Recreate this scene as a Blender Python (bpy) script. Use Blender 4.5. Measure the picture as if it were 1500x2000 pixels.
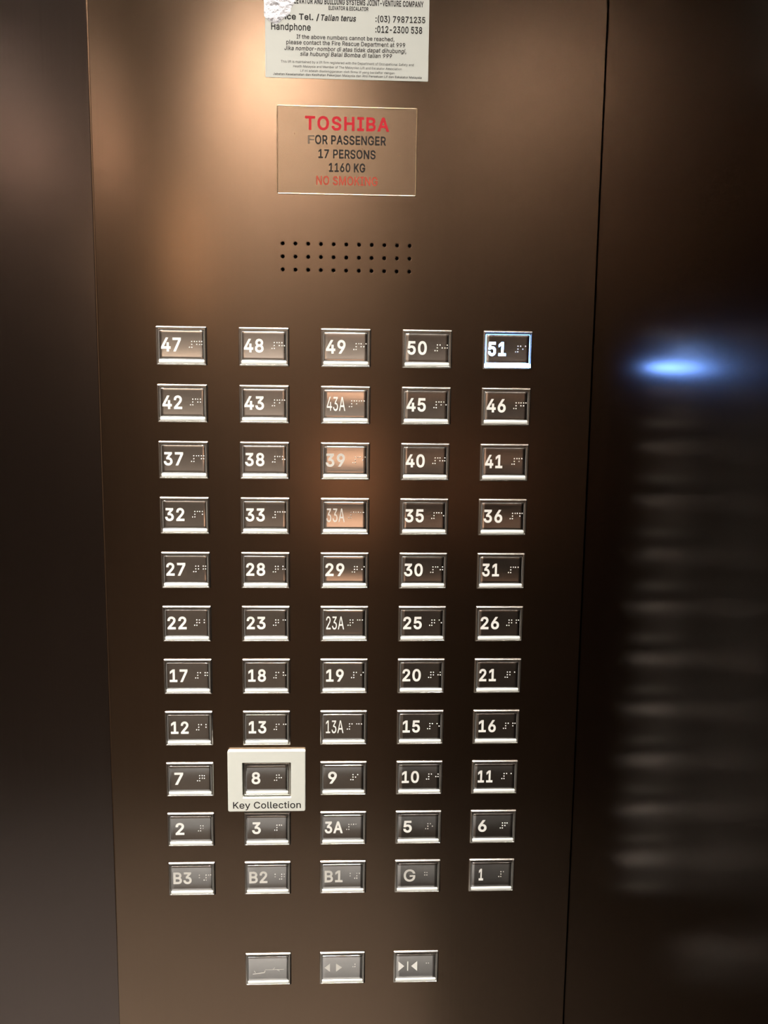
import bpy, bmesh, math, random, json
from mathutils import Matrix, Vector
from mathutils.geometry import delaunay_2d_cdt
random.seed(4)
S = bpy.context.scene
COL = S.collection
for o in list(bpy.data.objects):
    bpy.data.objects.remove(o)
MM = 0.001
GZ = 1.05                      # height above the floor of the middle of the button grid
def W(x, y, d=0.0):            # panel millimetres (right, up, out of the panel) -> world
    return Vector((x*MM, -d*MM, GZ + y*MM))

# ------------------------------------------------------------------ camera
R = Matrix(((0.9990323645415554, 0.011825899371458806, 0.04236133499507131),
            (-0.0058047398334270355, 0.9902001409687413, -0.1395348910522011),
            (-0.043596325464134576, 0.13915397561528572, 0.9893106344705308)))
PM = Matrix(((1, 0, 0), (0, 0, -1), (0, 1, 0)))
cam_d = bpy.data.cameras.new('camera')
cam = bpy.data.objects.new('camera', cam_d)
COL.objects.link(cam)
cam_d.sensor_fit = 'VERTICAL'
cam_d.sensor_height = 36.0
cam_d.sensor_width = 27.0
cam_d.lens = 1716.849/2000*36.0
cam_d.clip_start = 0.01
mw = (PM @ R.transposed()).to_4x4()
mw.translation = W(0.4359, 149.677, 549.145)
cam.matrix_world = mw
S.camera = cam

# ------------------------------------------------------------------ world, light, exposure
w = bpy.data.worlds.new('world')
S.world = w
w.use_nodes = True
w.node_tree.nodes['Background'].inputs[0].default_value = (1, 0.85, 0.7, 1)
w.node_tree.nodes['Background'].inputs[1].default_value = 0.004
S.view_settings.view_transform = 'Standard'
S.view_settings.look = 'None'
S.view_settings.exposure = 0.0
S.view_settings.gamma = 1.0
S.view_settings.use_curve_mapping = False

CEIL = 2.20
BACK = -1.75
LEFT = -1.30
RIGHT = 0.1535
DOORY = 0.06
LAMP_W = 9.2
LAMP_SPREAD = 85
LAMP_COL = (1.0, 0.95, 0.87)
LAMPS = [(-0.05, -0.46), (-0.50, -0.46), (-0.80, -0.46)]
# ceiling washers and spots added for the reflected glows: place, point aimed at on the wall, watts, beam, colour
ADDED_SPOTS = [((-0.23, -1.44), (-0.23, -1.75, 1.84), 345, 82, (1.0, 0.96, 0.90)),
         ((-0.95, -1.44), (-0.95, -1.75, 1.86), 60, 64, (1.0, 0.92, 0.86)),
         ((-1.02, -0.75), (-1.30, -0.75, 1.80), 330, 70, (1.0, 0.90, 0.84)),  # lights the left wall so the panel's fold catches a line
         ((-0.52, -1.25), (-0.52, -1.75, 1.55), 420, 17, (1.0, 0.74, 0.48)),
         ((-0.78, -1.25), (-0.83, -1.75, 1.79), 430, 15, (1.0, 0.80, 0.70)),
         ((-0.02, -1.15), (-0.02, -1.75, 0.97), 1950, 7.0, (1.0, 0.66, 0.47))]  # warm pool stands in for the reflection of a lit arm
LENS_STRENGTH = 10.0
def area(name, loc, size, power, col, shape='DISK', spread=150):
    l = bpy.data.lights.new(name, 'AREA')
    l.shape = shape
    l.size = size
    l.energy = power
    l.color = col
    l.spread = math.radians(spread)
    o = bpy.data.objects.new(name, l)
    o.location = loc
    COL.objects.link(o)
    return o
for (lx, ly) in LAMPS:
    area('downlight_glow', (lx, ly, CEIL-0.012), 0.10, LAMP_W, LAMP_COL, spread=LAMP_SPREAD)
STRIP_Y, STRIP_W = -0.10, 16.0  # added unseen strip that gives the bezel tops something bright to reflect
l = area('added_strip_glow', (-0.57, STRIP_Y, CEIL-0.016), 1.4, STRIP_W, LAMP_COL, 'RECTANGLE')
l.data.size_y = 0.03
for (lx, ly), aim, pw, beam, scol in ADDED_SPOTS:
    l = bpy.data.lights.new('added_spot_beam', 'SPOT')
    l.energy = pw
    l.color = scol
    l.spot_size = math.radians(beam)
    l.spot_blend = 0.9
    l.shadow_soft_size = 0.02
    o = bpy.data.objects.new('added_spot_beam', l)
    o.location = (lx, ly, CEIL-0.02)
    o.rotation_euler = (Vector(aim)-o.location).to_track_quat('-Z', 'Y').to_euler()
    COL.objects.link(o)

# ------------------------------------------------------------------ materials
def edge_tint(m, c):        # darkens the metal towards grazing view
    m.node_tree.nodes['Principled BSDF'].inputs['Specular Tint'].default_value = (*c, 1)
    return m
def mat(name, col, rough=0.5, metal=0.0, spec=0.5, emit=None, estr=0.0, noise=None, aniso=0.0, coat=0.0):
    m = bpy.data.materials.new(name)
    m.use_nodes = True
    nt = m.node_tree
    b = nt.nodes['Principled BSDF']
    b.inputs['Base Color'].default_value = (*col, 1)
    b.inputs['Roughness'].default_value = rough
    b.inputs['Metallic'].default_value = metal
    b.inputs['Specular IOR Level'].default_value = spec
    b.inputs['Anisotropic'].default_value = aniso
    b.inputs['Coat Weight'].default_value = coat
    if emit:
        b.inputs['Emission Color'].default_value = (*emit, 1)
        b.inputs['Emission Strength'].default_value = estr
    if noise:                  # (scale vector, roughness swing, colour swing, bump distance)
        sc, rs, cs, bd = noise
        tc = nt.nodes.new('ShaderNodeTexCoord')
        mp = nt.nodes.new('ShaderNodeMapping')
        mp.inputs['Scale'].default_value = sc
        n = nt.nodes.new('ShaderNodeTexNoise')
        n.inputs['Scale'].default_value = 1.0
        n.inputs['Detail'].default_value = 4.0
        nt.links.new(tc.outputs['Object'], mp.inputs[0])
        nt.links.new(mp.outputs[0], n.inputs['Vector'])
        mr = nt.nodes.new('ShaderNodeMapRange')
        mr.inputs['To Min'].default_value = rough-rs
        mr.inputs['To Max'].default_value = rough+rs
        nt.links.new(n.outputs['Fac'], mr.inputs['Value'])
        nt.links.new(mr.outputs[0], b.inputs['Roughness'])
        if cs:
            mx = nt.nodes.new('ShaderNodeMix')
            mx.data_type = 'RGBA'
            mx.inputs['A'].default_value = (*[c*(1-cs) for c in col], 1)
            mx.inputs['B'].default_value = (*[min(1, c*(1+cs)) for c in col], 1)
            nt.links.new(n.outputs['Fac'], mx.inputs['Factor'])
            nt.links.new(mx.outputs['Result'], b.inputs['Base Color'])
        if bd:
            bu = nt.nodes.new('ShaderNodeBump')
            bu.inputs['Strength'].default_value = 1.0
            bu.inputs['Distance'].default_value = bd
            nt.links.new(n.outputs['Fac'], bu.inputs['Height'])
            nt.links.new(bu.outputs[0], b.inputs['Normal'])
    return m

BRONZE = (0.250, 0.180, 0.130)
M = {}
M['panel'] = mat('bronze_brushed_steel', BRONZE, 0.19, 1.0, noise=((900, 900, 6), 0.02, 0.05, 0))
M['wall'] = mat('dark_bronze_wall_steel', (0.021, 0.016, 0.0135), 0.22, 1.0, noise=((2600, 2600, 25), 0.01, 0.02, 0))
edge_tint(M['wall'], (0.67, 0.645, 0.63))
M['back'] = mat('warm_timber_laminate', (0.125, 0.094, 0.071), 0.5, 0.0, noise=((14, 14, 1.2), 0.05, 0.3, 0))
M['door'] = mat('bronze_door_steel', (0.14, 0.115, 0.105), 0.19, 1.0, noise=((800, 800, 6), 0.03, 0.05, 0))
M['floor'] = mat('pale_stone_floor', (0.235, 0.225, 0.215), 0.35, 0.0, noise=((6, 6, 6), 0.05, 0.2, 0))
M['ceiling'] = mat('painted_ceiling', (0.15, 0.13, 0.115), 0.5, 0.0)
M['gap'] = mat('shadow_gap_black', (0.012, 0.010, 0.009), 0.7)
M['bezel'] = mat('polished_chrome_bezel', (0.55, 0.53, 0.50), 0.25, 1.0)
M['plate'] = mat('satin_steel_plate', (0.78, 0.79, 0.80), 0.14, 1.0, noise=((3000, 3000, 150), 0.04, 0.05, 0))
M['tray'] = mat('clear_grey_acrylic', (0.16, 0.155, 0.15), 0.25)
M['acrylic'] = mat('white_acrylic', (0.74, 0.75, 0.72), 0.30)
M['ink_white'] = mat('white_inlay', (0.84, 0.83, 0.79), 0.35)
M['ink_grey'] = mat('grey_white_inlay', (0.60, 0.58, 0.54), 0.35)
M['dot'] = mat('braille_steel_dot', (0.88, 0.86, 0.82), 0.35, 0.3)
M['dot_grey'] = mat('grey_braille_steel_dot', (0.50, 0.48, 0.45), 0.35, 0.6)
M['lit'] = mat('lit_acrylic', (0.8, 0.85, 0.95), 0.3, emit=(0.09, 0.36, 1.0), estr=4.5)
M['lit_number'] = mat('lit_number', (0.9, 0.92, 0.95), 0.3, emit=(0.20, 0.42, 1.0), estr=45.0)
M['lit_strip'] = mat('lit_strip', (0.9, 0.92, 0.95), 0.3, emit=(0.14, 0.34, 1.0), estr=250.0)
M['sign_white'] = mat('white_sign_plastic', (0.64, 0.65, 0.60), 0.35, noise=((400, 400, 400), 0.02, 0.02, 0))
M['paper'] = mat('laminated_white_paper', (0.47, 0.48, 0.45), 0.25)
M['film'] = mat('crumpled_film_glare', (0.86, 0.86, 0.92), 0.15, noise=((260, 260, 260), 0.05, 0.0, 0.002))  # opaque white: glare on the creased film is put into its colour
M['black'] = mat('black_print', (0.016, 0.014, 0.014), 0.6, spec=0.15)
M['grey_print'] = mat('worn_black_print', (0.13, 0.10, 0.075), 0.6, spec=0.2)
M['red'] = mat('red_print', (0.42, 0.012, 0.022), 0.55, spec=0.2)
M['red_worn'] = mat('worn_red_print', (0.36, 0.055, 0.032), 0.6, spec=0.2)
M['nameplate'] = mat('gold_tinted_steel', (0.28, 0.205, 0.145), 0.27, 1.0, noise=((180, 180, 180), 0.008, 0.03, 0))
M['edge'] = mat('edge_glint_metal', (0.55, 0.42, 0.29), 0.30, 1.0)  # glint along the border put into a lighter metal strip
M['lens'] = mat('lamp_lens', (1, 0.95, 0.85), 0.4, emit=LAMP_COL, estr=LENS_STRENGTH)
M['chrome'] = mat('chrome_trim', (0.7, 0.68, 0.65), 0.2, 1.0)

# ------------------------------------------------------------------ helpers
def link(name, me, parent=None, smooth=False):
    o = bpy.data.objects.new(name, me)
    COL.objects.link(o)
    if parent:
        o.parent = parent
    return o
def finish(bm, name, m, smooth=False, angle=None):
    bmesh.ops.recalc_face_normals(bm, faces=bm.faces[:])
    me = bpy.data.meshes.new(name)
    bm.to_mesh(me)
    bm.free()
    me.materials.append(m)
    if smooth:
        for p in me.polygons:
            p.use_smooth = True
        if angle:
            me.set_sharp_from_angle(angle=math.radians(angle))
    return me
def tag(o, label, cat, group=None):
    o['label'] = label
    o['category'] = cat
    if group:
        o['group'] = group
    return o
def empty(name, loc):
    o = bpy.data.objects.new(name, None)
    o.empty_display_size = 0.01
    o.location = loc
    COL.objects.link(o)
    return o
def add_box(bm, x0, x1, y0, y1, z0, z1):
    vs = [bm.verts.new((x, y, z)) for z in (z0, z1) for y in (y0, y1) for x in (x0, x1)]
    for f in ((0, 1, 3, 2), (4, 5, 7, 6), (0, 1, 5, 4), (2, 3, 7, 6), (0, 2, 6, 4), (1, 3, 7, 5)):
        bm.faces.new([vs[i] for i in f])
def box_struct(name, x0, x1, y0, y1, z0, z1, m):
    bm = bmesh.new()
    add_box(bm, x0, x1, y0, y1, z0, z1)
    o = link(name, finish(bm, name, m))
    o['kind'] = 'structure'
    return o
# panel-local geometry: (x right, y up, h out of the panel) in mm, as object-local (x, -h, y)
def P(x, y, h):
    return Vector((x*MM, -h*MM, y*MM))
def rr(x0, x1, y0, y1, r, n=4):
    r = max(r, 0.01)
    pts = []
    for (cx, cy, a0) in ((x1-r, y1-r, 0), (x0+r, y1-r, 90), (x0+r, y0+r, 180), (x1-r, y0+r, 270)):
        for i in range(n+1):
            a = math.radians(a0+90*i/n)
            pts.append((cx+r*math.cos(a), cy+r*math.sin(a)))
    return pts
def loft(bm, rect, r, prof, cap_end=True, cap_start=False):
    """prof: (inset, height) rings of a rounded rectangle"""
    x0, x1, y0, y1 = rect
    prev = None
    first = None
    for (ins, h) in prof:
        ring = [bm.verts.new(P(x, y, h)) for x, y in rr(x0+ins, x1-ins, y0+ins, y1-ins, max(r-ins, 0.05))]
        if prev:
            n = len(ring)
            for i in range(n):
                bm.faces.new((prev[i], prev[(i+1) % n], ring[(i+1) % n], ring[i]))
        else:
            first = ring
        prev = ring
    if cap_end:
        bm.faces.new(prev)
    if cap_start:
        bm.faces.new(first[::-1])
    return prev
GLYPHS = json.loads(
    '{"&":[224,[[98,-3,75,-1,55,6,39,17,27,31,20,48,17,67,19,82,24,95,32,106,42,117,70,139,108,168,118,176,127,187,130,194,131,202,129,214,123,223,113,228,101,230,92,229,84,227,77,222,7'
    '3,216,69,208,68,199,69,190,73,182,84,164,102,142,219,0,182,0,86,116,61,146,51,159,44,172,39,185,38,199,40,215,45,229,55,241,67,249,82,255,100,257,118,255,133,249,145,241,154,230,16'
    '0,217,162,202,161,191,158,181,152,171,146,162,128,146,77,109,64,98,55,87,50,77,48,66,50,54,55,44,62,35,72,29,83,25,96,23,111,25,126,30,139,37,151,48,160,61,168,76,173,93,174,112,20'
    '4,112,202,90,198,72,192,57,185,46,173,31,166,23,153,12,136,3,117,-2]]],"(":[137,[[45,103,46,132,50,162,57,192,66,221,76,247,88,270,118,270,106,242,95,214,87,185,81,157,77,129,76,10'
    '3,77,80,80,57,86,33,94,8,105,-19,118,-48,88,-48,69,-11,56,27,47,66]]],")":[137,[[19,-48,32,-18,43,9,51,34,57,58,60,81,61,103,60,129,56,157,50,185,41,214,31,242,19,270,48,270,60,247'
    ',71,221,80,192,86,162,91,132,92,103,89,65,81,27,67,-11,48,-48]]],",":[94,[[19,-60,34,36,68,36,42,-60]]],"-":[227,[[168,122,168,94,57,94,57,122]]],".":[94,[[48,-2,39,-1,31,4,26,12,2'
    '5,20,26,29,31,37,39,42,48,43,56,42,64,37,69,29,71,20,69,12,64,4,56,-1]]],"/":[125,[[117,266,36,-38,7,-38,89,266]]],"0":[227,[[113,-3,87,0,65,12,47,31,34,57,27,89,24,127,27,165,35,1'
    '97,48,223,65,242,87,254,113,258,139,254,161,242,179,223,192,197,200,165,203,127,200,89,192,57,179,31,162,12,140,0],[113,25,131,28,145,37,157,52,165,72,170,97,172,127,170,157,165,18'
    '2,157,203,145,218,131,227,113,230,96,227,82,218,70,203,62,182,56,157,55,127,56,97,62,72,70,52,82,37,96,28]]],"1":[227,[[38,0,38,27,195,27,195,0],[138,254,138,0,106,0,106,224,105,22'
    '4,43,179,43,213,99,254]]],"2":[227,[[32,0,32,24,117,114,141,141,149,153,155,163,159,174,160,186,159,198,154,209,146,218,137,224,125,228,112,230,98,228,86,224,77,216,69,207,65,195,6'
    '4,181,33,181,35,202,43,221,55,237,72,248,91,255,112,258,134,255,153,248,169,237,181,223,188,205,191,186,189,172,185,159,179,145,168,129,133,90,76,30,76,28,195,28,195,0]]],"3":[227,'
    '[[109,-3,87,-1,66,5,49,15,35,29,26,46,22,66,55,66,57,54,63,44,72,35,83,30,95,26,109,25,124,26,138,30,149,37,157,46,163,58,165,72,163,86,158,98,150,109,137,117,121,122,101,124,78,12'
    '4,78,150,144,224,144,226,35,226,35,254,186,254,186,230,106,139,106,144,132,144,154,138,172,127,185,111,194,93,196,72,194,51,185,33,172,18,154,6,133,-1]]],"4":[227,[[20,53,20,79,123'
    ',254,155,254,54,83,54,81,207,81,207,53],[141,0,141,61,141,73,141,159,171,159,171,0]]],"5":[227,[[111,-3,89,-1,70,6,54,16,41,30,33,47,30,65,61,65,64,54,69,44,77,36,87,30,98,26,111,2'
    '5,125,27,138,32,149,41,157,52,162,66,164,81,162,97,157,111,148,122,137,131,124,137,109,138,96,137,84,134,73,129,64,123,34,126,48,254,183,254,183,226,75,226,67,151,68,151,77,157,89,'
    '162,101,166,115,167,131,165,147,160,161,153,172,143,182,130,189,116,194,99,195,82,193,58,184,38,171,21,154,8,134,-1]]],"6":[227,[[113,-3,91,-1,71,7,55,20,42,37,34,58,32,81,34,100,4'
    '0,119,51,142,69,170,126,254,161,254,75,131,73,131,77,137,83,144,90,149,98,153,107,156,117,157,139,155,158,147,173,136,185,120,192,101,194,79,192,56,184,36,171,20,155,7,135,-1],[113'
    ',24,127,26,139,31,149,40,157,51,162,64,164,79,162,94,157,107,149,118,139,126,127,131,113,133,99,131,87,126,77,118,69,107,64,94,62,79,64,64,69,51,77,40,87,31,99,26]]],"7":[227,[[48,'
    '0,162,224,162,226,31,226,31,254,195,254,195,224,82,0]]],"8":[227,[[113,-3,89,-1,68,6,50,17,37,31,29,48,26,68,28,83,33,98,40,110,51,121,63,128,76,132,76,133,59,141,46,154,38,171,35,'
    '190,38,209,45,225,57,239,73,249,92,256,113,258,134,256,153,249,169,239,181,225,188,209,191,190,188,171,180,154,167,141,150,133,150,132,164,128,176,121,186,110,194,98,199,83,200,68,'
    '198,48,189,31,176,17,158,6,137,-1],[113,25,129,26,142,30,153,37,161,46,167,57,168,69,167,83,161,94,153,104,141,111,128,116,113,118,98,116,85,111,73,104,65,94,59,83,58,69,59,57,64,4'
    '6,73,37,84,30,97,26],[113,145,126,146,137,150,146,157,154,165,158,176,160,188,158,200,154,210,147,218,138,225,126,229,113,230,100,229,89,225,79,218,72,210,68,200,66,188,68,176,72,1'
    '65,79,157,89,150,100,146]]],"9":[227,[[113,258,135,255,155,247,171,234,184,217,192,197,194,173,192,155,186,135,175,112,158,84,100,0,65,0,151,124,154,124,149,117,144,111,137,105,128'
    ',101,119,98,109,97,87,100,69,107,53,119,41,134,34,154,32,176,34,198,42,218,55,235,71,247,91,255],[113,230,99,228,87,223,77,215,69,204,64,191,63,176,64,161,69,148,77,137,87,129,99,1'
    '23,113,122,127,123,139,129,149,137,157,147,162,160,164,175,162,190,157,204,150,215,139,223,127,228]]],":":[94,[[48,-2,39,-1,31,4,26,12,25,20,26,29,31,37,39,42,48,43,56,42,64,37,69,'
    '29,71,20,69,12,64,4,56,-1],[48,135,39,137,31,142,26,149,25,158,26,167,31,174,39,179,48,181,56,179,64,174,69,167,71,158,69,149,64,142,56,137]]],"A":[240,[[8,0,101,254,138,254,231,0,'
    '198,0,144,151,132,186,116,239,123,239,106,185,95,151,43,0],[55,71,55,99,185,99,185,71]]],"B":[228,[[30,0,30,254,121,254,145,252,164,245,180,235,190,221,197,205,199,187,198,172,193,'
    '160,187,150,178,143,168,137,157,133,157,131,170,129,182,123,192,114,201,102,207,86,209,68,207,50,200,33,189,20,172,9,151,2,123,0],[62,29,122,29,148,31,165,40,175,53,178,68,176,81,1'
    '71,92,163,102,153,109,140,114,124,115,62,115],[62,143,119,143,132,144,144,148,154,155,162,163,166,174,168,186,165,202,156,214,141,223,120,226,62,226]]],"C":[255,[[134,-3,103,1,75,1'
    '2,52,32,35,58,24,90,20,127,24,165,35,197,52,223,75,242,103,254,134,258,152,256,170,252,186,245,201,236,214,224,224,209,232,193,236,174,204,174,200,186,195,197,187,206,179,214,169,2'
    '20,158,224,146,227,134,228,111,225,92,216,75,202,62,182,54,157,52,127,54,97,63,72,75,53,92,38,112,29,134,26,146,27,158,30,169,34,179,40,187,48,195,57,200,68,204,80,236,80,232,62,22'
    '4,45,214,31,201,19,187,9,170,2,153,-2]]],"D":[251,[[109,0,48,0,48,29,107,29,136,31,159,40,177,55,189,75,197,99,200,128,197,156,190,180,177,200,160,214,138,223,110,226,47,226,47,254'
    ',113,254,147,251,176,239,192,228,206,213,217,196,227,164,231,128,227,91,217,59,206,42,192,27,175,15,145,4],[62,254,62,0,30,0,30,254]]],"E":[209,[[30,0,30,254,186,254,186,226,62,226'
    ',62,143,178,143,178,114,62,114,62,29,188,29,188,0]]],"F":[205,[[30,0,30,254,185,254,185,226,62,226,62,139,173,139,173,111,62,111,62,0]]],"G":[260,[[134,-3,102,1,75,13,52,32,35,58,2'
    '4,90,20,127,24,165,35,197,52,223,74,242,102,254,132,258,152,256,170,252,187,245,202,235,214,222,225,208,232,192,237,174,204,174,199,186,194,197,186,206,178,213,168,220,158,224,146,'
    '227,133,228,111,225,92,216,75,202,62,182,54,157,52,127,54,97,63,72,75,53,92,38,112,29,134,26,155,29,172,36,187,47,198,62,205,80,207,101,217,100,141,100,141,128,239,128,239,100,236,'
    '71,225,45,209,25,188,9,163,0]]],"H":[258,[[30,0,30,254,62,254,62,144,196,144,196,254,228,254,228,0,196,0,196,116,62,116,62,0]]],"I":[150,[[16,0,16,29,59,29,59,226,16,226,16,254,135'
    ',254,135,226,91,226,91,29,135,29,135,0]]],"J":[198,[[93,-3,71,-1,53,5,38,16,26,31,19,50,17,73,17,86,49,86,49,73,52,52,61,37,75,28,93,25,110,28,124,37,133,52,136,73,136,254,168,254,'
    '168,73,166,50,159,31,147,16,132,5,113,-1]]],"K":[233,[[52,73,52,108,70,131,87,152,106,172,182,254,224,254,116,138,114,138],[30,0,30,254,62,254,62,167,62,112,62,97,62,0],[186,0,94,1'
    '30,114,155,224,0]]],"L":[196,[[30,0,30,254,62,254,62,29,181,29,181,0]]],"M":[314,[[30,0,30,254,76,254,139,94,144,79,150,61,156,42,161,24,154,24,159,41,165,61,171,79,176,94,238,254,'
    '284,254,284,0,252,0,252,145,252,163,253,184,253,207,253,229,256,229,249,205,241,181,234,161,228,145,171,0,143,0,85,145,80,160,72,181,65,204,56,229,59,229,60,208,60,186,61,164,61,14'
    '5,61,0]]],"N":[262,[[30,0,30,254,68,254,172,91,181,75,194,53,207,27,202,27,200,54,200,79,199,97,199,254,232,254,232,0,193,0,101,145,89,165,74,191,54,226,60,227,61,192,62,164,62,145'
    ',62,0]]],"O":[267,[[133,-3,103,1,75,12,52,32,35,58,24,90,20,127,24,165,35,197,52,223,75,242,103,254,133,258,164,254,192,242,215,223,232,197,243,165,247,127,243,90,232,58,215,32,192'
    ',12,164,1],[133,26,155,29,175,38,191,52,204,72,212,97,215,127,212,157,204,182,191,202,175,216,155,225,133,228,112,225,92,216,75,202,63,182,54,157,52,127,54,97,63,72,75,52,92,38,112'
    ',29]]],"P":[222,[[30,0,30,254,118,254,144,252,166,244,183,231,195,215,202,195,204,174,202,152,195,133,183,116,166,104,144,96,118,93,55,93,55,121,116,121,134,123,149,128,159,136,167'
    ',147,171,160,172,174,171,188,167,201,159,211,148,219,134,224,116,226,62,226,62,0]]],"R":[224,[[30,0,30,254,118,254,145,252,167,244,183,232,195,217,202,198,205,176,202,154,195,136,1'
    '83,120,166,109,145,101,118,99,48,99,48,128,117,128,135,129,149,133,160,141,167,150,171,162,173,176,171,190,167,202,159,212,149,220,134,224,116,226,62,226,62,0],[177,0,115,115,151,1'
    '15,214,0]]],"S":[223,[[112,-4,86,-2,64,5,46,15,32,30,23,48,19,68,52,68,55,55,62,44,71,35,83,29,97,26,112,25,128,26,143,30,155,37,165,46,171,57,173,70,171,81,166,89,158,96,148,102,1'
    '22,111,92,120,64,130,43,145,34,156,28,170,26,186,29,206,37,224,51,238,69,249,90,256,114,258,137,256,158,249,175,238,189,224,197,208,200,189,169,189,163,206,151,219,134,227,112,229,'
    '97,228,84,224,73,218,64,209,59,199,58,188,60,176,65,167,74,160,85,154,106,147,132,140,156,132,168,126,179,119,189,110,197,99,202,85,204,69,201,50,193,32,180,17,162,5,139,-2]]],"T":'
    '[224,[[16,226,16,254,208,254,208,226,128,226,128,0,96,0,96,226]]],"U":[259,[[129,-4,101,-1,77,8,57,22,42,40,33,62,30,87,30,254,62,254,62,89,64,72,70,57,80,44,94,34,110,28,129,26,14'
    '9,28,165,34,179,44,188,57,194,72,196,89,196,254,229,254,229,87,226,62,216,40,201,22,182,8,157,-1]]],"V":[240,[[102,0,8,254,42,254,96,103,108,69,124,15,117,15,133,69,145,103,197,254'
    ',231,254,139,0]]],"Y":[236,[[102,0,102,104,8,254,46,254,96,172,111,146,125,115,112,115,126,146,140,172,191,254,228,254,134,104,134,0]]],"a":[195,[[80,-4,63,-3,47,2,34,11,24,22,17,3'
    '7,15,54,17,69,22,80,29,90,39,97,50,102,63,105,89,110,117,113,126,115,133,117,136,121,138,127,138,128,137,139,133,148,128,156,120,161,110,164,98,165,85,164,75,161,66,156,59,150,54,1'
    '44,50,137,20,146,29,161,39,173,52,182,66,188,82,191,97,192,119,190,131,186,143,180,153,172,161,160,167,145,168,126,168,0,138,0,138,26,136,26,126,12,118,6,108,1,95,-3],[85,23,101,24'
    ',114,29,124,37,132,47,136,57,138,69,138,95,130,91,116,88,100,86,88,84,67,79,58,75,52,70,47,62,46,52,47,43,51,36,57,30,65,26,74,24]]],"b":[212,[[115,-4,99,-3,86,2,76,8,69,16,59,29,5'
    '6,29,56,0,26,0,26,254,57,254,57,160,59,160,69,173,76,180,86,186,98,191,115,192,137,189,156,180,173,166,185,146,193,122,195,94,193,66,185,42,173,23,157,8,137,-1],[110,23,126,26,140,'
    '33,150,44,158,58,163,75,164,95,163,114,158,131,150,145,140,156,126,163,110,165,94,163,81,156,70,145,62,131,58,114,56,95,58,75,63,58,70,43,81,32,94,26]]],"c":[198,[[104,-4,79,-1,58,'
    '8,41,23,28,43,20,66,17,94,20,122,28,146,41,165,58,180,79,189,104,192,117,191,130,189,142,184,153,178,162,170,170,161,176,150,181,138,151,131,145,145,135,155,121,162,104,165,86,162,'
    '73,155,62,144,54,129,50,112,48,94,50,75,54,59,62,44,73,33,86,26,104,23,121,26,135,33,146,44,152,59,181,51,177,39,171,28,163,19,153,11,142,4,130,0,117,-3]]],"d":[212,[[98,-4,75,-1,5'
    '6,8,40,23,27,42,20,66,17,94,20,122,27,146,40,166,56,180,75,189,98,192,114,191,126,186,136,180,144,173,153,160,155,160,155,254,186,254,186,0,156,0,156,29,153,29,143,16,136,8,126,2,1'
    '14,-3],[102,23,118,26,132,32,142,43,150,58,154,75,156,95,154,114,150,131,142,145,132,156,118,163,102,165,86,163,72,156,62,145,54,131,50,114,48,95,50,75,54,58,62,44,73,33,86,26]]],"'
    'e":[202,[[106,-4,80,-1,58,8,41,23,28,42,20,66,17,93,20,121,28,145,40,165,58,180,78,189,103,192,118,191,133,187,147,180,160,170,170,157,179,141,184,121,186,97,186,85,37,85,37,110,16'
    '9,110,155,101,153,119,149,134,141,147,131,157,118,163,103,165,87,163,73,157,62,147,54,135,50,121,48,105,48,89,50,69,55,53,64,40,76,31,90,25,106,23,117,24,127,26,135,31,143,36,149,4'
    '4,153,53,182,45,177,32,168,20,156,10,141,2,125,-3]]],"f":[127,[[114,190,114,164,3,164,3,190],[40,0,40,216,42,231,48,243,57,252,68,259,80,264,94,265,111,263,121,260,114,234,107,236,'
    '97,237,85,235,77,230,72,221,71,209,71,0]]],"g":[213,[[103,-75,84,-74,67,-70,53,-63,41,-55,32,-45,25,-35,51,-20,61,-33,68,-39,77,-44,89,-48,103,-49,124,-46,141,-38,149,-29,154,-17,1'
    '56,-3,156,34,153,34,143,21,136,14,126,8,114,4,97,2,76,5,56,13,40,27,28,45,20,68,17,96,20,123,27,147,40,166,56,180,76,189,98,192,114,191,127,186,137,180,144,173,154,159,157,159,157,'
    '190,186,190,186,-4,183,-27,175,-45,162,-59,145,-68,125,-73],[102,30,118,32,132,38,142,47,150,61,155,77,156,96,155,115,150,132,142,146,132,156,119,163,102,165,86,163,73,156,62,145,5'
    '4,131,50,115,48,96,50,78,54,61,62,48,73,38,86,32]]],"h":[205,[[57,113,57,0,26,0,26,254,57,254,57,144,51,144,62,166,76,181,94,189,114,192,132,190,148,184,161,174,170,160,177,142,179'
    ',120,179,0,148,0,148,118,145,137,136,152,123,161,105,165,92,163,80,159,71,151,63,141,58,129]]],"i":[83,[[26,0,26,190,57,190,57,0],[42,221,34,223,27,227,22,234,21,242,22,249,27,256,'
    '34,260,42,262,50,260,57,256,62,249,63,242,62,234,57,227,50,223]]],"j":[83,[[26,190,57,190,57,-15,55,-31,51,-45,43,-56,32,-65,19,-70,2,-71,-5,-71,-5,-43,1,-43,12,-42,20,-36,25,-27,2'
    '6,-15],[42,221,34,223,27,227,22,234,20,242,22,249,27,256,34,260,42,262,50,260,57,256,61,249,63,242,61,234,57,227,50,223]]],"k":[190,[[55,68,55,106,60,106,142,190,180,190,92,100,89,'
    '100],[26,0,26,254,57,254,57,0],[147,0,74,93,96,114,186,0]]],"l":[95,[[70,-1,50,2,37,10,29,24,26,42,26,254,57,254,57,49,58,38,60,31,65,27,73,26,80,26,85,27,90,1,81,0]]],"m":[305,[[2'
    '6,0,26,190,56,190,56,148,54,148,59,162,66,173,75,182,86,188,98,192,110,193,129,190,144,180,154,166,160,147,156,147,161,160,169,172,178,181,190,187,204,192,218,193,234,191,249,186,2'
    '61,177,270,164,276,148,278,128,278,0,248,0,248,127,245,145,236,156,224,163,209,165,197,164,187,160,179,153,173,145,169,135,168,124,168,0,137,0,137,130,134,144,126,156,115,163,100,1'
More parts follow.
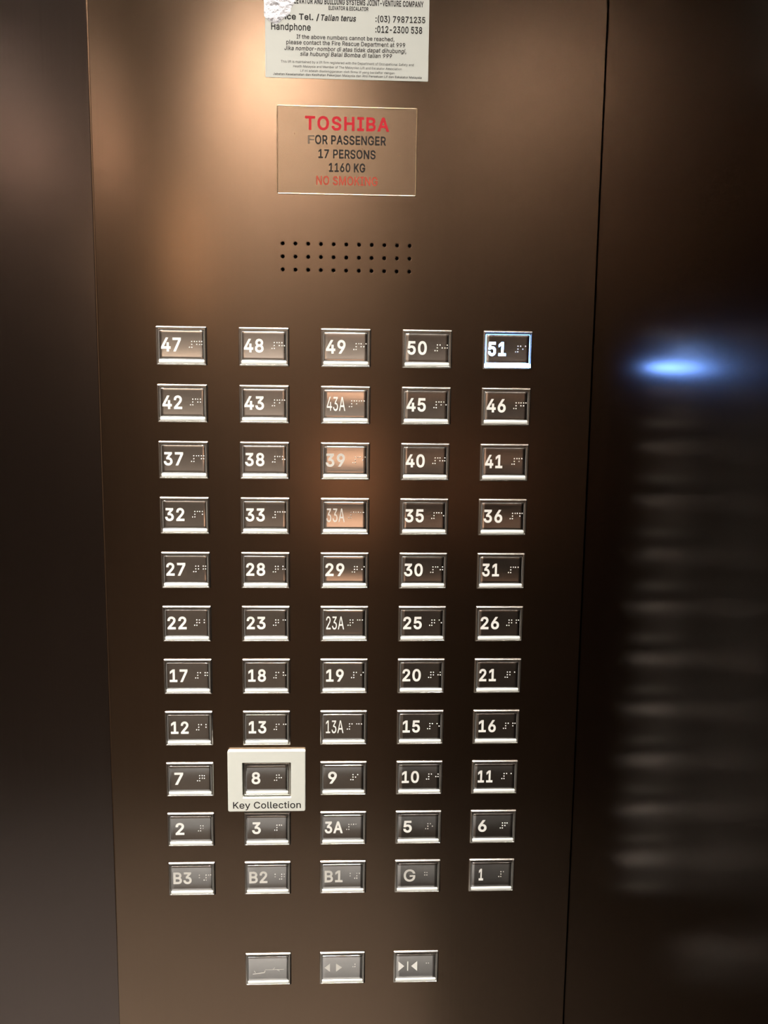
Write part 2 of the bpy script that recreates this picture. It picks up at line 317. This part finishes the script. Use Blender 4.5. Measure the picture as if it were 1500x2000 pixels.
    '65,89,164,79,160,70,154,63,145,58,133,57,119,57,0]]],"n":[205,[[57,113,57,0,26,0,26,190,56,190,56,144,51,144,62,166,76,181,94,189,114,192,132,190,147,184,160,174,170,160,176,142,17'
    '9,120,179,0,148,0,148,118,145,137,136,152,123,161,105,165,92,163,80,159,71,151,63,141,58,129]]],"o":[208,[[104,-4,79,-1,58,8,41,23,28,43,20,66,17,94,20,122,28,146,41,165,58,180,79,'
    '189,104,192,128,189,149,180,167,165,180,146,188,122,191,94,188,66,180,43,167,23,149,8,128,-1],[104,23,121,26,135,33,146,44,154,59,158,75,160,94,158,112,154,129,146,144,135,155,121,'
    '162,104,165,86,162,73,155,62,144,54,129,50,112,48,94,50,75,54,59,62,44,73,33,86,26]]],"p":[212,[[26,-71,26,190,56,190,56,160,59,160,69,173,76,180,86,186,98,191,115,192,137,189,156,'
    '180,173,166,185,146,193,122,195,94,193,66,185,42,173,23,157,8,137,-1,115,-4,99,-3,86,2,76,8,69,16,59,29,57,29,57,-71],[110,23,126,26,140,33,150,44,158,58,163,75,164,95,163,114,158,'
    '131,150,145,140,156,126,163,110,165,94,163,81,156,70,145,62,131,58,114,56,95,58,75,63,58,70,43,81,32,94,26]]],"r":[130,[[26,0,26,190,56,190,56,160,58,160,65,173,76,184,90,190,107,1'
    '92,115,192,122,192,122,161,115,162,103,163,91,161,80,157,70,151,63,142,58,131,57,118,57,0]]],"s":[182,[[91,-4,72,-3,56,2,42,9,31,19,23,32,18,47,47,53,53,40,62,30,75,25,91,23,108,25'
    ',122,31,131,40,134,51,132,60,127,68,118,74,106,78,75,85,52,93,36,104,27,119,23,137,26,152,33,166,43,177,58,185,74,190,94,192,112,191,127,186,140,179,149,170,157,158,162,145,134,139'
    ',129,149,121,158,110,164,94,166,78,164,65,158,57,150,54,139,56,129,62,122,72,116,86,111,115,105,137,97,153,86,162,71,166,53,163,37,156,24,145,12,130,3,112,-2]]],"t":[114,[[102,190,'
    '102,164,3,164,3,190],[32,236,63,236,63,49,64,38,68,31,75,26,85,25,93,26,101,27,107,1,96,-1,84,-2,62,1,46,11,36,26,32,46]]],"u":[205,[[91,-3,73,-1,57,5,44,15,35,29,28,47,26,69,26,19'
    '0,57,190,57,72,60,52,68,37,82,28,100,25,113,27,125,31,134,38,142,48,146,61,148,76,148,190,179,190,179,0,149,0,149,46,154,46,143,23,129,8,111,0]]],"v":[195,[[81,0,9,190,42,190,83,78'
    ',93,43,103,10,92,10,101,43,112,78,152,190,186,190,113,0]]],"w":[284,[[69,0,11,190,44,190,67,107,77,68,88,21,82,21,93,67,103,107,126,190,158,190,181,107,191,68,201,21,196,21,206,68,'
    '217,107,240,190,272,190,215,0,184,0,159,86,152,112,145,140,138,169,145,169,138,140,131,112,124,86,99,0]]],"y":[195,[[24,-69,31,-43,36,-44,44,-45,52,-44,59,-42,65,-37,71,-29,75,-18,'
    '81,-1,9,190,42,190,83,78,93,43,103,10,92,10,101,43,112,78,153,190,186,190,102,-29,96,-43,88,-54,80,-62,70,-68,58,-71,46,-73,32,-72]]],"z":[190,[[21,0,21,23,127,160,127,161,24,161,2'
    '4,190,166,190,166,165,63,30,63,28,169,28,169,0]]]," ":[94,[]]}')
def grow(pts, d):
    """move a closed outline outwards by d along its corner bisectors (outer loops and counters wind opposite ways)"""
    n = len(pts)
    out = []
    for i in range(n):
        a, b, c = pts[i-1], pts[i], pts[(i+1) % n]
        ux, uy = b[0]-a[0], b[1]-a[1]
        vx, vy = c[0]-b[0], c[1]-b[1]
        lu, lv = math.hypot(ux, uy), math.hypot(vx, vy)
        n1 = (uy/lu, -ux/lu)
        n2 = (vy/lv, -vx/lv)
        k = 1+n1[0]*n2[0]+n1[1]*n2[1]
        k = max(k, 0.55)
        out.append((b[0]+d*(n1[0]+n2[0])/k, b[1]+d*(n1[1]+n2[1])/k))
    return out
CACHE = {}
def glyph_tris(ch, bold):
    if (ch, bold) in CACHE:
        return CACHE[(ch, bold)]
    loops = []
    for q in GLYPHS[ch][1]:
        pts = [(q[i]/500, q[i+1]/500) for i in range(0, len(q), 2)]
        pts = [p for i, p in enumerate(pts) if math.dist(p, pts[i-1]) > 0.003]
        loops.append(pts)
    if not loops:
        CACHE[(ch, bold)] = ([], [])
        return CACHE[(ch, bold)]
    area2 = lambda p: sum(p[i-1][0]*p[i][1]-p[i][0]*p[i-1][1] for i in range(len(p)))
    sg = 1 if area2(max(loops, key=lambda p: abs(area2(p)))) > 0 else -1
    if bold:
        loops = [grow(p, bold*sg) for p in loops]
    vs, es = [], []
    for p in loops:
        k = len(vs)
        vs += [Vector(q) for q in p]
        es += [(k+i, k+(i+1) % len(p)) for i in range(len(p))]
    r = delaunay_2d_cdt(vs, es, [], 0, 1e-5)
    def inside(x, y):
        wn = 0
        for p in loops:
            for i in range(len(p)):
                (ax, ay), (bx, by) = p[i-1], p[i]
                if (ay <= y) != (by <= y):
                    t = ax+(y-ay)/(by-ay)*(bx-ax)
                    if t > x:
                        wn += 1 if by > ay else -1
        return wn*sg > 0
    tris = []
    for f in r[2]:
        c = sum((r[0][i] for i in f), Vector((0, 0)))/len(f)
        if inside(c.x, c.y):
            tris.append(tuple(f))
    CACHE[(ch, bold)] = ([tuple(v) for v in r[0]], tris)
    return CACHE[(ch, bold)]
def text_data(s, bold=0.0, shear=0.0, spacing=1.0):
    """flat filled lettering; bold moves every outline outwards"""
    verts, faces = [], []
    pen = 0.0
    for ch in s:
        v, t = glyph_tris(ch, bold)
        k = len(verts)
        verts += [(pen+x+shear*y, y, 0) for x, y in v]
        faces += [tuple(i+k for i in f) for f in t]
        pen += GLYPHS[ch][0]/500*spacing + 1.4*bold
    me = bpy.data.meshes.new('t')
    me.from_pydata(verts, [], faces)
    return me
def add_text(bm, s, x0, x1, y0, y1, hfun, offset=0.0, shear=0.0, spacing=1.0, fit_h=True):
    """lay the string into the rectangle x0..x1, y0..y1 (mm, height of its own outline)"""
    me = text_data(s, offset, shear, spacing)
    xs = [v.co.x for v in me.vertices]
    ys = [v.co.y for v in me.vertices]
    ax, bx, ay, by = min(xs), max(xs), min(ys), max(ys)
    sx = (x1-x0)/(bx-ax)
    sy = (y1-y0)/(by-ay) if fit_h else sx
    vs = []
    for v in me.vertices:
        x = x0+(v.co.x-ax)*sx
        y = y0+(v.co.y-ay)*sy
        vs.append(bm.verts.new(P(x, y, hfun(x, y))))
    for p in me.polygons:
        try:
            bm.faces.new([vs[i] for i in p.vertices])
        except ValueError:
            pass
    bpy.data.meshes.remove(me)
def finish_flat(bm, name, m):       # printed faces all look out of the panel
    for f in bm.faces:
        f.normal_update()
        if f.normal.y > 0:
            f.normal_flip()
    me = bpy.data.meshes.new(name)
    bm.to_mesh(me)
    bm.free()
    me.materials.append(m)
    return me

# ------------------------------------------------------------------ the lift car
box_struct('floor', LEFT, RIGHT, BACK, DOORY+0.04, -0.02, 0.0, M['floor'])
box_struct('ceiling', LEFT, RIGHT, BACK, DOORY+0.04, CEIL, CEIL+0.02, M['ceiling'])
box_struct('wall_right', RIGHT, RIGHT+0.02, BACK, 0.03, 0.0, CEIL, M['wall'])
box_struct('wall_left', LEFT-0.02, LEFT, BACK, 0.10, 0.0, CEIL, M['back'])
box_struct('wall_back', LEFT, RIGHT, BACK-0.02, BACK, 0.0, CEIL, M['back'])
box_struct('wall_front', -0.1505, RIGHT, 0.03, 0.05, 0.0, CEIL, M['gap'])
box_struct('door_1', -1.02, -0.10, DOORY, DOORY+0.03, 0.004, 2.05, M['door'])
box_struct('trim_1', -1.02, -0.1505, 0.0, 0.05, 2.05, CEIL, M['panel'])
box_struct('trim_2', LEFT, -1.02, 0.0, 0.05, 0.0, CEIL, M['panel'])

for i, (lx, ly) in enumerate(LAMPS + [sp[0] for sp in ADDED_SPOTS]):  # the small ones are housings for the added spots
    t = empty('downlight', (lx, ly, CEIL))
    where = ('large, above the button panel', 'large, in the middle of the front row', 'large, above the lift door',
             'small, added wall washer, back row on the right', 'small, added wall washer, back row on the left', 'small, added wall washer, close beside the left wall', 'small, added spot, middle of the aimed spots',
             'small, added spot, left of the aimed spots', 'small, added spot, close beside the right wall')[i]
    tag(t, 'round recessed ceiling downlight with chrome rim, ' + where, 'light', 'ceiling downlights')
    k_ = 1.0 if i < 3 else 0.5
    bm = bmesh.new()
    prev = None
    for (rad, z) in ((0.075, 0.0), (0.073, -0.006), (0.062, -0.008), (0.056, -0.002)):
        ring = [bm.verts.new((k_*rad*math.cos(a*math.tau/32), k_*rad*math.sin(a*math.tau/32), z)) for a in range(32)]
        if prev:
            for k in range(32):
                bm.faces.new((prev[k], prev[(k+1) % 32], ring[(k+1) % 32], ring[k]))
        prev = ring
    link('rim', finish(bm, 'rim', M['chrome'], True), t)
    bm = bmesh.new()
    bm.faces.new([bm.verts.new((k_*0.056*math.cos(-a*math.tau/32), k_*0.056*math.sin(-a*math.tau/32), -0.003)) for a in range(32)])
    me = bpy.data.meshes.new('lens')
    bm.to_mesh(me)
    bm.free()
    me.materials.append(M['lens'])
    link('lens', me, t)

cl = tag(empty('added_strip_light', (-0.57, STRIP_Y, CEIL)), 'long slim ceiling light added for rim highlights above the lift door and button panel', 'light')
bm = bmesh.new()
add_box(bm, -0.715, 0.715, -0.022, 0.022, -0.012, 0.0)
link('housing', finish(bm, 'housing', M['chrome']), cl)
bm = bmesh.new()
add_box(bm, -0.70, 0.70, -0.015, 0.015, -0.015, -0.011)
link('diffuser', finish(bm, 'diffuser', M['lens']), cl)

# ------------------------------------------------------------------ control panel face
HOLES = [(-38.4+7.67*i, 235.6-7.66*j) for j in range(3) for i in range(11)]
HR = 1.15
panel = tag(empty('control_panel', W(0, -GZ/MM)), 'tall bronze brushed steel lift control panel with folded edge beside the door', 'control panel')
def panel_mesh():
    cu = bpy.data.curves.new('c', 'CURVE')
    cu.dimensions = '2D'
    cu.fill_mode = 'BOTH'
    def poly(pts):
        s = cu.splines.new('POLY')
        s.points.add(len(pts)-1)
        for p_, q in zip(s.points, pts):
            p_.co = (q[0]*MM, q[1]*MM, 0, 1)
        s.use_cyclic_u = True
    x0, x1, y0, y1 = -149.6, 152.9, -1045, 1145
    poly([(x0, y0), (x1, y0), (x1, y1), (x0, y1)])
    for hx, hy in HOLES:
        poly([(hx+HR*math.cos(a*math.tau/20), hy+HR*math.sin(a*math.tau/20)) for a in range(20)])
    ob = bpy.data.objects.new('c', cu)
    COL.objects.link(ob)
    me0 = bpy.data.meshes.new_from_object(ob.evaluated_get(bpy.context.evaluated_depsgraph_get()))
    bpy.data.objects.remove(ob)
    bm = bmesh.new()
    vs = [bm.verts.new((v.co.x, 0, v.co.y)) for v in me0.vertices]
    for p in me0.polygons:
        f = bm.faces.new([vs[i] for i in p.vertices])
        f.normal_update()
        if f.normal.y > 0:
            f.normal_flip()
    # rounded fold along the left edge and the return behind it, plain return on the right
    R_ = 1.8
    prof = [(x0-R_*math.sin(math.radians(a)), R_-R_*math.cos(math.radians(a))) for a in (0, 15, 30, 45, 60, 75, 90)]
    prof.append((x0-R_, 55))
    prev = None
    for (x, d) in prof:
        cur = (bm.verts.new((x*MM, d*MM, y0*MM)), bm.verts.new((x*MM, d*MM, y1*MM)))
        if prev:
            bm.faces.new((prev[0], prev[1], cur[1], cur[0]))
        prev = cur
    a = [bm.verts.new((x1*MM, d*MM, z*MM)) for d, z in ((0, y0), (0, y1), (26, y1), (26, y0))]
    bm.faces.new(a)
    bmesh.ops.remove_doubles(bm, verts=bm.verts[:], dist=1e-6)
    for f in bm.faces:
        f.normal_update()
    me = bpy.data.meshes.new('faceplate')
    bm.to_mesh(me)
    bm.free()
    me.materials.append(M['panel'])
    for p in me.polygons:
        p.use_smooth = True
    me.set_sharp_from_angle(angle=math.radians(40))
    return me
fp = link('faceplate', panel_mesh(), panel)
fp.location = (0, 0, GZ)
def hole_mesh():
    bm = bmesh.new()
    prev = None
    for (rad, d) in ((HR+0.32, -0.03), (HR+0.05, 0.02), (HR-0.02, 0.25), (HR-0.05, 4.0)):
        ring = [bm.verts.new((rad*MM*math.cos(a*math.tau/20), d*MM, rad*MM*math.sin(a*math.tau/20))) for a in range(20)]
        if prev:
            for k in range(20):
                bm.faces.new((prev[k], prev[(k+1) % 20], ring[(k+1) % 20], ring[k]))
        prev = ring
    cap = bm.faces.new(prev)
    for f in bm.faces:
        f.material_index = 1
    bm.faces.ensure_lookup_table()
    for f in bm.faces[:20]:
        f.material_index = 0
    me = finish(bm, 'speaker_hole', M['panel'])
    me.materials.append(M['gap'])
    return me
hm = hole_mesh()
for hx, hy in HOLES:
    h = link('speaker_hole', hm, panel)
    h.location = (hx*MM, 0, GZ+hy*MM)

# ------------------------------------------------------------------ buttons
PX0, PX1, PY0, PY1 = -13.35, 13.35, -8.0, 9.25
PCX, PCY, PHX, PHY = 0, (PY0+PY1)/2, 13.35, (PY1-PY0)/2
EDGE_H = 1.15
def plate_h(x, y):
    u = max(-1, min(1, (x-PCX)/PHX))
    v = max(-1, min(1, (y-PCY)/PHY))
    return EDGE_H - 0.28*(1-v*v) - 0.12*(1-u*u)
def bezel_mesh():
    bm = bmesh.new()
    loft(bm, (-15.45, 15.45, -11.75, 11.75), 0.7,
         [(0, 0), (0, 0.35), (0.09, 0.60), (0.66, 1.25), (0.84, 1.37), (1.0, 1.40), (1.12, 1.27), (1.16, 0.1)])
    return finish(bm, 'bezel', M['bezel'], True, 60)
def plate_mesh():
    bm = bmesh.new()
    nx, ny = 14, 14
    g = []
    for j in range(ny+1):
        row = []
        for i in range(nx+1):
            x = PX0+0.35+(PX1-PX0-0.7)*i/nx
            y = PY0+0.35+(PY1-PY0-0.7)*j/ny
            row.append(bm.verts.new(P(x, y, plate_h(x, y))))
        g.append(row)
    for j in range(ny):
        for i in range(nx):
            bm.faces.new((g[j][i], g[j][i+1], g[j+1][i+1], g[j+1][i]))
    # rounded rim down to the tray
    edge = [g[0][i] for i in range(nx)] + [g[j][nx] for j in range(ny)] + [g[ny][i] for i in range(nx, 0, -1)] + [g[j][0] for j in range(ny, 0, -1)]
    prev = edge
    for (out, dz) in ((0.2, 0.08), (0.33, 0.25), (0.35, 0.7)):
        ring = []
        for v in edge:
            x, y, h = v.co.x/MM, v.co.z/MM, -v.co.y/MM
            nxp = x + (out if x > PX1-0.36 else -out if x < PX0+0.36 else 0)
            nyp = y + (out if y > PY1-0.36 else -out if y < PY0+0.36 else 0)
            ring.append(bm.verts.new(P(nxp, nyp, h-dz)))
        n = len(ring)
        for i in range(n):
            bm.faces.new((prev[i], prev[(i+1) % n], ring[(i+1) % n], ring[i]))
        prev = ring
    return finish(bm, 'plate', M['plate'], True, 60)
def tray_mesh(m1):
    bm = bmesh.new()
    loft(bm, (-13.85, 13.85, -10.75, 9.7), 0.7, [(0, 0.1), (0, 0.45), (0.1, 0.56), (0.25, 0.6)])
    return finish(bm, 'light_surround', m1, True, 50)
def strip_mesh(m1):
    bm = bmesh.new()
    loft(bm, (-13.8, 13.8, -10.75, -8.25), 0.8, [(0, 0.4), (0, 0.95), (0.15, 1.2), (0.4, 1.32)])
    return finish(bm, 'light_strip', m1, True, 50)
BEZEL, PLATE = bezel_mesh(), plate_mesh()
TRAY, TRAY_LIT = tray_mesh(M['tray']), tray_mesh(M['lit'])
STRIP, STRIP_LIT = strip_mesh(M['acrylic']), strip_mesh(M['lit_strip'])
BR = {'1': (1,), '2': (1, 2), '3': (1, 4), '4': (1, 4, 5), '5': (1, 5), '6': (1, 2, 4), '7': (1, 2, 4, 5),
      '8': (1, 2, 5), '9': (2, 4), '0': (2, 4, 5), 'A': (1,), 'B': (1, 2), 'G': (1, 2, 4, 5), '#': (3, 4, 5, 6)}
def dot(bm, x, y, h, r=0.42, hh=0.3):
    prev = None
    for (f, z) in ((1.0, -0.05), (0.85, 0.16), (0.5, 0.27)):
        ring = [bm.verts.new(P(x+r*f*math.cos(a*math.tau/8), y+r*f*math.sin(a*math.tau/8), h+z)) for a in range(8)]
        if prev:
            for k in range(8):
                bm.faces.new((prev[k], prev[(k+1) % 8], ring[(k+1) % 8], ring[k]))
        prev = ring
    bm.faces.new(prev)
def braille(chars, x0, m1):
    bm = bmesh.new()
    for ci, c in enumerate(chars):
        for d in BR[c]:
            x = x0+ci*3.05+(1.4 if d > 3 else 0)
            y = 2.5-1.75*((d-1) % 3)
            dot(bm, x, y, plate_h(x, y))
    return finish(bm, 'braille_dots', m1, True)
surf = lambda x, y: plate_h(x, y)+0.045
THIN = ('43A', '33A', '23A', '13A')
GREYED = ('B3', 'B2', 'B1', 'G', '33A', '39')  # these buttons get the greyer inlay and dots
def numeral(s):
    bm = bmesh.new()
    if s in THIN:
        add_text(bm, s, -11.6, -0.2, -3.7, 5.0, surf, 0.004)
    elif s == '3A':
        add_text(bm, s, -12.2, -0.2, -3.6, 4.8, surf, 0.023)
    elif s == 'G':
        add_text(bm, s, -9.3, -1.5, -3.8, 5.0, surf, 0.014)
    elif len(s) == 1:
        wd = 3.0 if s == '1' else 5.7
        add_text(bm, s, -7.2-wd/2, -7.2+wd/2, -3.6, 4.8, surf, 0.023)
    else:
        n1 = s.count('1')
        x0, x1 = -12.2, -0.2
        if s == '11':
            x0, x1 = -11.2, -1.4
        elif s[0] == '1':
            x0 = -11.6
        elif s[1] == '1' and s[0] != 'B':
            x1 = -1.2
        add_text(bm, s, x0, x1, -3.6, 4.8, surf, 0.023)
    me = finish_flat(bm, 'numeral', M['ink_grey'] if s in GREYED else M['lit_number'] if s == '51' else M['ink_white'])
    return me
def make_button(name, x, y, label, group, lit=False):
    t = empty(name, W(x, y, 0))
    tag(t, label, 'button', group)
    link('bezel', BEZEL, t)
    link('light_surround', TRAY_LIT if lit else TRAY, t)
    link('light_strip', STRIP_LIT if lit else STRIP, t)
    link('plate', PLATE, t)
    return t
ROWS = [['47', '48', '49', '50', '51'], ['42', '43', '43A', '45', '46'], ['37', '38', '39', '40', '41'],
        ['32', '33', '33A', '35', '36'], ['27', '28', '29', '30', '31'], ['22', '23', '23A', '25', '26'],
        ['17', '18', '19', '20', '21'], ['12', '13', '13A', '15', '16'], ['7', '8', '9', '10', '11'],
        ['2', '3', '3A', '5', '6'], ['B3', 'B2', 'B1', 'G', '1']]
for r, row in enumerate(ROWS):
    for c, s in enumerate(row):
        if s == '51':
            lab = 'lift button 51 lit up with a glowing blue outline'
        elif s == '8':
            lab = 'steel lift button numbered 8 inside the white framed sign'
        elif s in THIN:
            lab = 'steel lift button with thin white %s beside braille dots' % s
        elif s in GREYED:
            lab = 'steel lift button with greyer white %s' % s
        else:
            lab = 'steel lift button numbered %s in white beside braille dots' % s
        t = make_button('floor_button', (c-2)*50, -(r-5)*34.806, lab, 'floor buttons on the lift panel', s == '51')
        link('numeral', numeral(s), t)
        if s[0] == 'B':
            br = 'B#'+s[1]
        elif s == 'G':
            br = 'G'
        else:
            br = '#'+s
        x0 = 2.4 if (s in THIN or s == '3A') else 4.9
        link('braille_dots', braille(br, x0, M['dot_grey'] if (s in GREYED or s in ('2', '3A', '1', '5')) else M['dot']), t)

def tri(bm, pts):
    bm.faces.new([bm.verts.new(P(x, y, surf(x, y))) for x, y in pts])
FY = -240.2
t = make_button('alarm_button', -50, FY, 'steel lift button with scratched worn off marking, left of the bottom three', 'function buttons under the floor buttons')
bm = bmesh.new()
for (ax, ay, bx, by, wd) in ((-10.5, -3.4, -6.8, -3.0, .5), (-6.8, -3.0, -2.6, -2.4, .6), (-2.6, -2.4, -2.2, -1.0, .5), (-2.0, -0.4, 10.5, -0.3, .28), (-9.5, -1.0, -8.6, -2.4, .4), (3.0, -0.2, 4.4, 1.0, .3), (6.0, -0.5, 7.6, -1.4, .3)):
    d = Vector((bx-ax, by-ay)); n = Vector((-d.y, d.x)).normalized()*wd/2
    tri(bm, [(ax+n.x, ay+n.y), (ax-n.x, ay-n.y), (bx-n.x, by-n.y), (bx+n.x, by+n.y)])
link('worn_marking', finish_flat(bm, 'worn_marking', M['ink_grey']), t)
t = make_button('door_open_button', 0, FY, 'steel lift button with two white triangles pointing apart', 'function buttons under the floor buttons')
bm = bmesh.new()
tri(bm, [(-12.2, 0.4), (-8.4, -2.6), (-8.4, 3.4)])
tri(bm, [(-4.3, -2.6), (-0.2, 0.4), (-4.3, 3.4)])
link('symbol', finish_flat(bm, 'symbol', M['ink_grey']), t)
link('braille_dots', braille('0', 7.2, M['dot_grey']), t)
t = make_button('door_close_button', 50, FY, 'steel lift button with white triangles pointing together at a bar', 'function buttons under the floor buttons')
bm = bmesh.new()
tri(bm, [(-12.0, -3.0), (-7.9, 0.6), (-12.0, 4.2)])
tri(bm, [(0.9, -3.0), (-3.2, 0.6), (0.9, 4.2)])
tri(bm, [(-5.9, -2.8), (-5.2, -2.8), (-5.2, 4.0), (-5.9, 4.0)])
link('symbol', finish_flat(bm, 'symbol', M['ink_white']), t)
link('braille_dots', braille('3', 7.2, M['dot_grey']), t)

# ------------------------------------------------------------------ white sign frame round button 8
kf = tag(empty('sign_frame', W(-50, -3*34.806)), 'white plastic frame lettered Key Collection around a lift button', 'sign')
bm = bmesh.new()
outer = (-25.3, 25.2, -21.7, 20.2)
inner = (-15.75, 15.75, -12.1, 12.05)
def ring_pts(rect, ins, h, r):
    x0, x1, y0, y1 = rect
    return [bm.verts.new(P(x, y, h)) for x, y in rr(x0+ins, x1-ins, y0+ins, y1-ins, max(0.15, r-ins))]
rings = [ring_pts(outer, 0, 0, 1.2), ring_pts(outer, 0, 2.5, 1.2), ring_pts(outer, 0.15, 2.85, 1.2), ring_pts(outer, 0.5, 3.0, 1.2),
         ring_pts(inner, -0.2, 3.0, 0.6), ring_pts(inner, 0, 2.8, 0.6), ring_pts(inner, 0, 0, 0.6)]
for a, b in zip(rings[:-1], rings[1:]):
    n = len(a)
    for i in range(n):
        bm.faces.new((a[i], a[(i+1) % n], b[(i+1) % n], b[i]))
link('frame', finish(bm, 'frame', M['sign_white'], True, 8), kf)
bm = bmesh.new()
add_text(bm, 'Key Collection', -22.0, 22.2, -20.6, -14.6, lambda x, y: 3.04, 0.008)
link('lettering', finish_flat(bm, 'lettering', M['black']), kf)

# ------------------------------------------------------------------ capacity plate
cp = tag(empty('capacity_plate', W(0, 289.3)), 'gold tinted capacity plate with red heading and edge glints above the speaker holes', 'sign')
bm = bmesh.new()
loft(bm, (-41.6, 41.6, -25.1, 25.1), 0.6, [(0, 0), (0, 0.25), (0.05, 0.3)])
link('plate', finish(bm, 'plate', M['nameplate'], True, 30), cp)
bm = bmesh.new()
rings = []
for ins, h in ((-0.12, 0.0), (-0.12, 0.3), (0.1, 0.48), (0.45, 0.42), (0.55, 0.31)):
    rings.append(ring_pts((-41.6, 41.6, -25.1, 25.1), ins, h, 0.7))
for a, b in zip(rings[:-1], rings[1:]):
    n = len(a)
    for i in range(n):
        bm.faces.new((a[i], a[(i+1) % n], b[(i+1) % n], b[i]))
link('edge_glint', finish(bm, 'edge_glint', M['edge'], True), cp)
hp = lambda x, y: 0.36
def print_line(parent, s, x0, x1, y0, y1, m1, off=0.0, shear=0.0, h=hp, name='text_line', spacing=1.0):
    bm = bmesh.new()
    add_text(bm, s, x0, x1, y0, y1, h, off, shear, spacing)
    return link(name, finish_flat(bm, name, m1), parent)
print_line(cp, 'TOSHIBA', -24.9, 25.0, 11.5, 19.6, M['red'], 0.024, spacing=1.08)
print_line(cp, 'F', -23.2, -19.4, 3.7, 8.6, M['grey_print'], 0.01)
print_line(cp, 'OR PASSENGER', -19.0, 23.2, 3.6, 8.9, M['black'], 0.02)
print_line(cp, '17 PERSONS', -17.0, 17.0, -4.3, 0.9, M['black'], 0.02)
print_line(cp, '1160 KG', -10.7, 10.9, -12.0, -6.8, M['black'], 0.02)
print_line(cp, 'NO SMOKING', -18.2, 18.4, -19.6, -14.3, M['red_worn'], 0.016)

# ------------------------------------------------------------------ emergency notice
nt_ = tag(empty('emergency_notice', W(0, 372)), 'white laminated emergency phone notice at the top of the lift panel', 'notice')
bm = bmesh.new()
loft(bm, (-48.1, 47.7, -42.3, 70), 0.5, [(0, 0), (0, 0.2), (0.05, 0.25)])
link('sheet', finish(bm, 'sheet', M['paper'], True, 30), nt_)
hn = lambda x, y: 0.30
def nl(s, x0, x1, yb, yt, off=0.012, shear=0.0, m1='black'):
    print_line(nt_, s, x0, x1, yb-372, yt-372, M[m1], off, shear, hn)
nl('ELEVATOR AND BUILDING SYSTEMS JOINT-VENTURE COMPANY', -32.6, 44.2, 370.6, 373.9, 0.025)
nl('ELEVATOR & ESCALATOR', -11.2, 12.0, 367.7, 369.9, 0.025)
nl('Office Tel. /', -44.0, -16.6, 361.4, 365.4, 0.022)
nl('Talian terus', -15.6, 4.9, 361.7, 365.2, 0.022, 0.2)
nl(':(03) 79871235', 16.2, 45.4, 361.3, 365.6, 0.02)
nl('Handphone', -44.6, -21.6, 355.0, 359.8, 0.016)
nl(':012-2300 538', 16.2, 43.7, 356.0, 359.9, 0.02)
nl('If the above numbers cannot be reached,', -29.8, 27.4, 351.0, 353.9, 0.012)
nl('please contact the Fire Rescue Department at 999', -35.8, 33.8, 347.7, 350.8, 0.012)
nl('Jika nombor-nombor di atas tidak dapat dihubungi,', -36.9, 34.5, 344.4, 347.5, 0.012, 0.15)
nl('sila hubungi Balai Bomba di talian 999', -27.7, 26.1, 341.5, 344.5, 0.012, 0.15)
nl('This lift is maintained by a lift firm registered with the Department of Occupational Safety and', -39.0, 39.0, 337.7, 339.5, 0.0)
nl('Health Malaysia and Member of The Malaysian Lift and Escalator Association', -31.8, 31.9, 335.3, 337.0, 0.0)
nl('Lif ini adalah diselenggarakan oleh firma lif yang berdaftar dengan', -27.6, 27.7, 332.9, 334.6, 0.0)
nl('Jabatan Keselamatan dan Kesihatan Pekerjaan Malaysia dan Ahli Persatuan Lif dan Eskalator Malaysia', -43.5, 43.8, 330.8, 332.5, 0.008)
bm = bmesh.new()
prev = None
NR, NA = 12, 40
cxy = (-42.0, -1.0)
cen = bm.verts.new(P(cxy[0], cxy[1], 1.2))
for k in range(1, NR+1):
    ring = []
    for a in range(NA):
        ang = a*math.tau/NA
        rad = k/NR*(10.5+0.9*math.sin(3*ang+0.4)+0.6*math.sin(7*ang))
        x = max(-48.6, cxy[0]+rad*math.cos(ang))
        y = cxy[1]+rad*math.sin(ang)
        h = 0.32 + (0 if k == NR else (1.0+0.0*x)*(1-(k/NR)**3)*(0.45+0.55*random.random()))
        ring.append(bm.verts.new(P(x, y, h)))
    for a in range(NA):
        if prev:
            bm.faces.new((prev[a], prev[(a+1) % NA], ring[(a+1) % NA], ring[a]))
        else:
            bm.faces.new((cen, ring[a], ring[(a+1) % NA]))
    prev = ring
link('crumpled_film', finish(bm, 'crumpled_film', M['film'], True), nt_)
